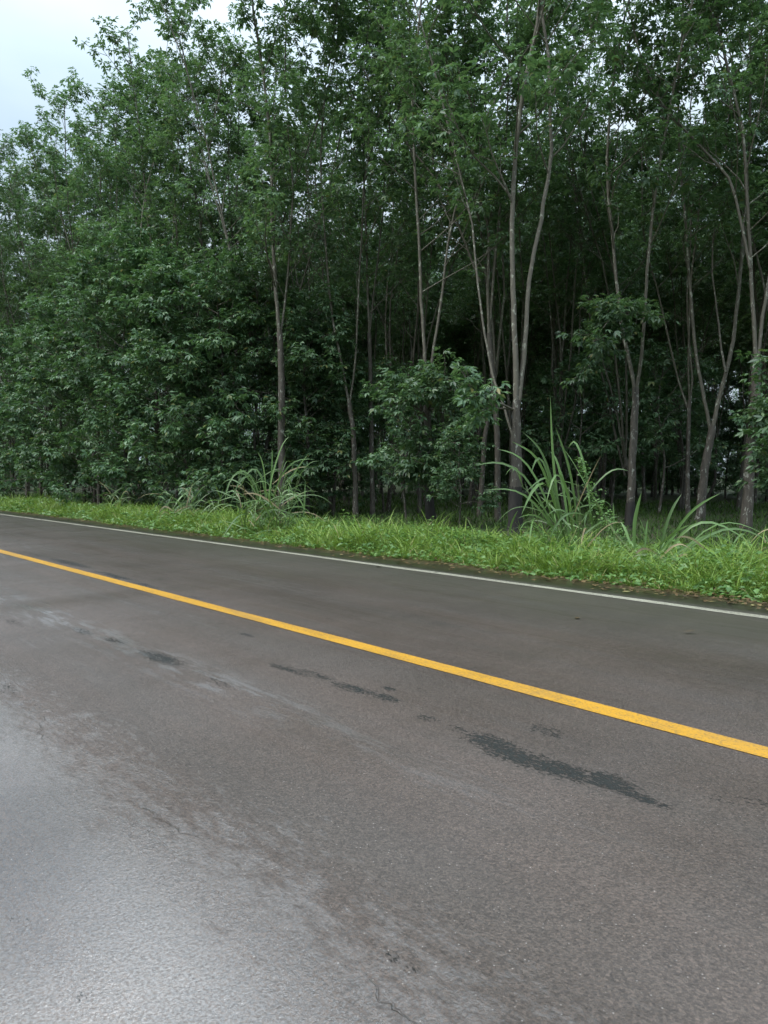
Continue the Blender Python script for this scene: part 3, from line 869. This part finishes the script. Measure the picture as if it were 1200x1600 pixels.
rng = np.random.default_rng(9)
NT, NBL = 11500, 13                          # tufts, blades in each
s, p, z = sample(rng, NT, 9.0, 13.4, 5.5, 52)
t, env = envelope(s, p)
clump = vnoise(s * 1.6, p * 1.6, 41)
keep = (t > 0.0) & (rng.random(NT) < 0.45 + 0.8 * clump)
s, p, z, env, clump = s[keep], p[keep], z[keep], env[keep], clump[keep]
big_t = np.clip(rng.lognormal(0, 0.30, len(s)), 0.5, 1.9) * (0.75 + 0.5 * clump)
rp = lambda a: np.repeat(a, NBL)
n = len(s) * NBL
az = rng.uniform(0, 6.28, n); rad = rng.uniform(0, 0.09, n) * rp((z / 9) ** 0.4)
cz, sz_ = np.cos(az), np.sin(az)
dxy = np.stack([cz, sz_], 1)
ss = rp(s) + rad * (dxy @ DV); pp = rp(p) + rad * (dxy @ NV)
h = rp(env * big_t) * rng.uniform(0.55, 1.3, n)
wd = rng.uniform(0.006, 0.016, n) * rp((z / 9) ** 0.45)
V, Fc = blades(rng, ss, pp, h, wd, rng.uniform(0.35, 1.35, n), -0.04, az + rng.normal(0, 0.5, n))
gobj = link('verge_grass', make_mesh('verge_grass', V, Fc, M['grass'])); tag(gobj, 'bright green grass along the road edge', 'grass', kind='stuff')

s, p, z = sample(rng, 36000, 9.0, 13.2, 5.5, 52)
t, env = envelope(s, p)
patch = vnoise(s * 0.8, p * 0.8, 51)
keep = (t > -0.06) & (rng.random(len(s)) < 0.15 + 1.1 * np.clip(patch * 1.6 - 0.35, 0, 1) + 0.4 * (t < 0.35))
s, p, z, t, env = s[keep], p[keep], z[keep], t[keep], env[keep]
n = len(s); xy = to_xy(s, p)
base = np.concatenate([xy, (env * rng.uniform(0.15, 1.0, n) - 0.03)[:, None]], 1)
az = rng.uniform(0, 6.28, n); el = rng.uniform(-0.3, 0.6, n)
d = np.stack([np.cos(az) * np.cos(el), np.sin(az) * np.cos(el), np.sin(el)], 1)
L = rng.uniform(0.05, 0.13, n) * (z / 9) ** 0.35
V, T = leaflets(base, d, unit(np.array([0, 0, 1.0]) + rng.normal(0, 0.4, (n, 3))), L, L * rng.uniform(0.4, 0.75, n))
wobj = link('verge_weeds', make_mesh('verge_weeds', V, [T], M['weed'])); tag(wobj, 'creeping broad leaved weeds among the grass of the verge', 'weeds', kind='stuff')

# low dim plants under the trees
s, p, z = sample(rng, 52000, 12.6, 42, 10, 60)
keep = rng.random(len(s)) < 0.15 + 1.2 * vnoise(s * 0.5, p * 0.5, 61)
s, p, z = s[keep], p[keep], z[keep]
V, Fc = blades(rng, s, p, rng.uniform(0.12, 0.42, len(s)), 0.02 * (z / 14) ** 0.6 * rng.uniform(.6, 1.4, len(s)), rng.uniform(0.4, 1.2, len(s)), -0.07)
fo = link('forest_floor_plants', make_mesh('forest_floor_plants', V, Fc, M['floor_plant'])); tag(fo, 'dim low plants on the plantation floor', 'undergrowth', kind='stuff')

# wet leaf litter along the asphalt edge
s, p, z = sample(rng, 16000, 6.5, 9.6, 5.5, 45)
keep = rng.random(len(s)) < np.clip((p - 8.4) / 0.8, 0.004, 1) ** 1.2 * (0.4 + 1.0 * vnoise(s * 1.2, p * 3, 71))
s, p, z = s[keep], p[keep], z[keep]; n = len(s)
base = np.concatenate([to_xy(s, p), rng.uniform(0.004, 0.02, n)[:, None]], 1)
az = rng.uniform(0, 6.28, n); d = np.stack([np.cos(az), np.sin(az), rng.uniform(-0.05, 0.12, n)], 1)
L = rng.uniform(0.04, 0.12, n)
V, T = leaflets(base, unit(d), unit(np.array([0, 0, 1.0]) + rng.normal(0, 0.15, (n, 3))), L, L * 0.5, 0.05, -0.05)
lo = link('leaf_litter', make_mesh('leaf_litter', V, [T], M['litter'])); tag(lo, 'brown wet leaves scattered on the asphalt edge', 'litter', kind='stuff')


# ------------------------------------------------------------------ cane grass clumps: each blade its own part
def blade_mesh(pts, width, rng, fold=0.25, m='cane'):
    """a long folded strap leaf through control points"""
    C = np.asarray(pts, float); n = 9
    # quadratic resample
    x = np.linspace(0, 1, len(C)); xx = np.linspace(0, 1, n)
    P = np.stack([np.interp(xx, x, C[:, i]) for i in range(3)], 1)
    for _ in range(2): P[1:-1] = 0.5 * P[1:-1] + 0.25 * (P[:-2] + P[2:])
    tan = np.gradient(P, axis=0); tan /= np.linalg.norm(tan, axis=1)[:, None] + 1e-9
    ref = np.array([rng.normal(0, .5), -0.9 + rng.normal(0, .5), 0.6])      # leaf faces up and out to the light of the road
    horiz = P[-1] - P[0]; horiz[2] = 0
    if np.linalg.norm(horiz) < 0.3: ref = np.array([math.cos(rng.uniform(0, 6)), 1.0, 0.2])
    side = np.cross(tan, ref); side /= np.linalg.norm(side, axis=1)[:, None] + 1e-9
    up = np.cross(side, tan)
    wf = np.sin(np.clip(xx * 0.86 + 0.14, 0, 1) * math.pi) ** 0.7; wf[-1] = 0.05
    wv = (width * 0.5 * wf)[:, None]
    V = np.stack([P - side * wv + up * wv * fold, P, P + side * wv + up * wv * fold], 1).reshape(-1, 3)
    Q = []
    for i in range(n - 1):
        for k in range(2):
            Q.append((i * 3 + k, i * 3 + k + 1, (i + 1) * 3 + k + 1, (i + 1) * 3 + k))
    return make_mesh('blade', V, [np.array(Q)], M[m], smooth=True)


def cane_clump(loc, label, blade_list, fill, depth, seed, spread=0.35, hrange=(1.0, 2.0), width=0.045, bias=(0, 0)):
    """blade_list: photo polylines (bearing) at the clump's own depth; fill: number of further blades"""
    rng = np.random.default_rng(seed)
    root = empty('cane_grass_clump', loc); L0 = np.array(loc)
    for (poly, dsh, wdt) in blade_list:
        n = len(poly)
        pts = [np.array(PX(x, y, depth + dsh * i / (n - 1))) - L0 for i, (x, y) in enumerate(poly)]
        link('blade', blade_mesh(pts, wdt, rng), root)
    ncl = max(fill // 5, 3)
    culms = []
    for k in range(ncl):
        a = rng.uniform(0, 6.28); r = spread * math.sqrt(rng.random()); ln = rng.uniform(0.05, 0.4)
        c0 = np.array([r * math.cos(a), r * math.sin(a), -0.05]); H_ = rng.uniform(*hrange) * 0.75
        culms.append((c0, np.array([math.cos(a) * ln + bias[0] * 0.3, math.sin(a) * ln + bias[1] * 0.3, 1.0]), H_))
        pts, rad = grow(rng, c0, culms[-1][1], H_, 0.011, 0.005, 5, 0.1, 0.08)
        link('stalk', tubes([(pts, rad, 5)], M['stalk'], 'stalk'), root)
    for k in range(fill):
        c0, cdir, H_ = culms[k % ncl]
        t = rng.uniform(0.0, 0.98)
        b0 = c0 + cdir * H_ * t
        a2 = rng.uniform(0, 6.28); d = np.array([math.cos(a2) + bias[0], math.sin(a2) + bias[1], 0]); d /= np.linalg.norm(d) + 1e-6
        L = rng.uniform(0.6, 1.15) * (0.55 + 0.45 * hrange[1] / 1.9); rise = rng.uniform(0.15, 0.95); dr = rng.uniform(0.1, 1.3)
        pts = [b0 + d * L * x * (1 - 0.35 * rise) + np.array([0, 0, L * (rise * 1.1 * x - dr * x ** 3 * 0.75)]) for x in (0, .2, .4, .6, .8, 1.0)]
        for q in pts: q[2] = max(q[2], 0.02)
        link('blade', blade_mesh(pts, width * rng.uniform(0.4, 0.95), rng, m='dry_cane' if rng.random() < 0.16 else 'cane'), root)
    tag(root, label, 'cane grass', 'cane grass clumps on the verge')
    return root


d1 = 18.6; l1 = PX(418, 800, d1); l1.z = 0
B1 = [([(418, 810), (420, 760), (432, 720), (442, 690), (452, 682)], 0, .05), ([(415, 810), (400, 750), (380, 730), (362, 742), (350, 775)], -.3, .05),
      ([(412, 810), (395, 745), (372, 732), (356, 752), (350, 790)], -.5, .05), ([(416, 810), (405, 755), (390, 738), (370, 752), (360, 790)], -.8, .05),
      ([(420, 810), (412, 750), (402, 728), (385, 735), (372, 770)], -.2, .045), ([(422, 810), (428, 760), (450, 725), (470, 716), (492, 718)], .3, .04),
      ([(424, 810), (440, 775), (456, 768), (470, 780), (478, 800)], -.3, .05), ([(424, 810), (438, 770), (452, 762), (462, 772), (468, 800)], .1, .05),
      ([(418, 810), (414, 740), (408, 715), (402, 705)], .1, .05), ([(420, 810), (424, 745), (426, 715), (425, 700)], .2, .05), ([(421, 812), (430, 770), (440, 735), (446, 710)], -.2, .05),
      ([(474, 810), (476, 780), (477, 752)], .1, .045)]
cane_clump(l1, 'arching cane grass clump on the left verge below the pale trunk', B1, 120, d1, 401, 0.6, (1.2, 2.3), 0.045)
d2 = 13.2; l2 = PX(890, 850, d2); l2.z = 0
B2 = [([(880, 850), (868, 760), (862, 690), (860, 620)], 0, .045), ([(905, 845), (895, 750), (880, 700), (868, 668)], -.2, .045), ([(925, 830), (918, 740), (905, 700), (896, 684), (888, 700)], .2, .045),
      ([(890, 850), (860, 740), (848, 708), (835, 690), (815, 674)], -.3, .045), ([(885, 850), (858, 755), (840, 712), (820, 700), (800, 690)], -.2, .045),
      ([(880, 850), (850, 770), (825, 722), (800, 706), (778, 702)], -.2, .045), ([(875, 850), (835, 755), (800, 726), (770, 720), (742, 728)], -.3, .045),
      ([(880, 850), (866, 770), (850, 748), (830, 765), (815, 804)], -.7, .065), ([(885, 850), (862, 760), (848, 712), (836, 716), (830, 740)], -.4, .045),
      ([(885, 850), (872, 790), (858, 745), (848, 744), (820, 770)], -.6, .045), ([(890, 850), (885, 790), (876, 740), (868, 712), (860, 706)], .2, .05),
      ([(895, 850), (890, 790), (880, 745), (870, 720)], .3, .05), ([(880, 850), (850, 800), (820, 770), (790, 762), (757, 766)], -.2, .04),
      ([(880, 845), (855, 805), (835, 790), (830, 788)], .1, .04), ([(930, 845), (922, 800), (915, 800), (913, 822)], -.4, .05), ([(800, 850), (795, 830), (803, 808), (809, 798)], -.2, .035),
      ([(900, 850), (890, 770), (874, 735), (862, 745), (853, 790)], -.5, .045), ([(960, 850), (959, 810), (958, 785)], .1, .04)]
cane_clump(l2, 'big tangled cane grass clump before the twin stemmed tree', B2, 58, d2, 402, 0.4, (1.0, 2.2), 0.042, (-0.5, 0.1))
d3 = 11.6; l3 = PX(1050, 870, d3); l3.z = 0
B3 = [([(992, 860), (990, 820), (997, 790), (1002, 770)], 0, .06), ([(1030, 865), (1040, 820), (1052, 790), (1065, 772)], .1, .045), ([(1035, 870), (1060, 820), (1090, 788), (1125, 771)], -.1, .045),
      ([(1040, 870), (1065, 830), (1095, 812), (1130, 818), (1175, 850)], -.4, .045), ([(1060, 870), (1100, 825), (1140, 812), (1175, 825), (1200, 838)], -.3, .04), ([(985, 850), (978, 828), (970, 815)], .2, .04),
      ([(1060, 870), (1110, 830), (1150, 822), (1190, 836), (1215, 860)], .3, .04), ([(1050, 870), (1090, 840), (1120, 834), (1150, 850)], .2, .045), ([(1008, 860), (1010, 830), (1012, 812)], .1, .04)]
cane_clump(l3, 'low sprawling cane grass on the right verge with long bowed blades', B3, 40, d3, 403, 0.5, (0.4, 0.8), 0.04, (0.4, 0))
l4 = PX(305, 800, 22.5); l4.z = 0
cane_clump(l4, 'small dark cane tuft left of the arching clump', [], 70, 22.5, 404, 0.7, (0.9, 1.6), 0.045)
l5 = PX(1190, 870, 12.6); l5.z = 0
cane_clump(l5, 'cane tuft cut by the right picture edge', [], 18, 12.6, 405, 0.5, (0.4, 0.9), 0.04, (-0.3, 0))
l6 = PX(190, 790, 28.5); l6.z = 0
cane_clump(l6, 'short cane tuft under the domed trees on the left verge', [], 45, 28.5, 406, 0.6, (0.8, 1.5), 0.045)

# ------------------------------------------------------------------ single weeds that stand out on the verge
def weed(loc, h, nst, label, seed, size=0.08, lean=0.25, cat='weed', name='weed_plant', group='weeds standing out on the verge', per=8):
    rng = np.random.default_rng(seed)
    root = empty(name, loc)
    ls, B, D = [], [], []
    for k in range(nst):
        a = rng.uniform(0, 6.28)
        pts, rad = grow(rng, (0.04 * math.cos(a), 0.04 * math.sin(a), -0.05), (math.cos(a) * lean, math.sin(a) * lean, 1), h * rng.uniform(0.7, 1.05), 0.007, 0.003, 5, 0.1, 0.2)
        ls.append((pts, rad, 4))
        for j in range(per):
            q, dd = along(pts, 0.25 + 0.74 * j / (per - 1))
            for sgn in (0, math.pi):
                az = j * 1.57 + sgn + rng.normal(0, 0.3); el = rng.uniform(-0.2, 0.6)
                B.append(q); D.append((math.cos(az) * math.cos(el), math.sin(az) * math.cos(el), math.sin(el)))
    link('stem', tubes(ls, M['stalk'], 'stem'), root)
    B = np.array(B); D = np.array(D); L = size * rng.uniform(0.7, 1.2, len(B))
    V, T = leaflets(B, D, np.tile([0, 0, 1.0], (len(B), 1)), L, L * 0.55)
    link('foliage', make_mesh('foliage', V, [T], M['weed']), root)
    tag(root, label, cat, group)
    return root


def wl(px, p):
    q = at_px(px, p); return (q.x, q.y, -0.03)


weed(wl(666, 11.4), 0.75, 4, 'pale upright weed at the foot of the dark straight trunk', 501, 0.12)
weed(wl(545, 11.2), 0.8, 5, 'leafy weed standing right of the left cane clump', 502, 0.11)
weed(wl(597, 10.9), 0.62, 4, 'bright leafy weed between left cane clump and dark straight trunk', 503, 0.1)
weed(wl(735, 10.9), 0.6, 5, 'bushy weed left of the twin stemmed tree base', 504, 0.1)
weed(wl(872, 10.8), 0.7, 8, 'broad leafy weed under the big cane clump', 505, 0.1, 0.5)
weed(wl(845, 11.2), 0.7, 7, 'dark leafy weed at the left foot of the big cane clump', 506, 0.1, 0.5)
weed(wl(1075, 10.7), 0.5, 7, 'broad leafy weed beside the bowed cane blades', 507, 0.1, 0.5)
weed(wl(60, 12.4), 0.9, 6, 'leafy weed by the left picture edge', 508, 0.12, 0.4)
weed(wl(120, 12.2), 0.9, 7, 'leafy weed under the pale topped low tree', 509, 0.12, 0.4)

# the creeper climbing a leaning cane stalk
cr_root = empty('creeper', PX(950, 850, 13.0)); cr_root.location.z = 0
L0 = np.array(cr_root.location); rng = np.random.default_rng(520)
line = [np.array(PX(x, y, 13.0 + dz)) - L0 for x, y, dz in ((985, 862, -.6), (960, 832, -.3), (940, 800, 0), (926, 775, 0), (915, 745, .1), (905, 715, .1))]
link('stem', tubes([(np.array(line), np.linspace(.03, .012, 6), 6)], M['stalk'], 'stem'), cr_root)
N = 700; tt = rng.random(N) ** 1.3; Bp = []
for q in tt:
    c, _ = along(np.array(line), min(q, .99)); Bp.append(c + rng.normal(0, 0.10 * (1.1 - 0.75 * q), 3))
Bp = np.array(Bp); az = rng.uniform(0, 6.28, N); Dp = np.stack([np.cos(az), np.sin(az), rng.uniform(-.5, .3, N)], 1)
Ls = rng.uniform(.03, .065, N)
V, T = leaflets(Bp, unit(Dp), unit(np.array([0, -0.4, 1.0]) + rng.normal(0, .4, (N, 3))), Ls, Ls * .65)
link('foliage', make_mesh('foliage', V, [T], M['weed']), cr_root)
tag(cr_root, 'leafy creeper climbing the leaning cane stalks of the big clump', 'creeper')
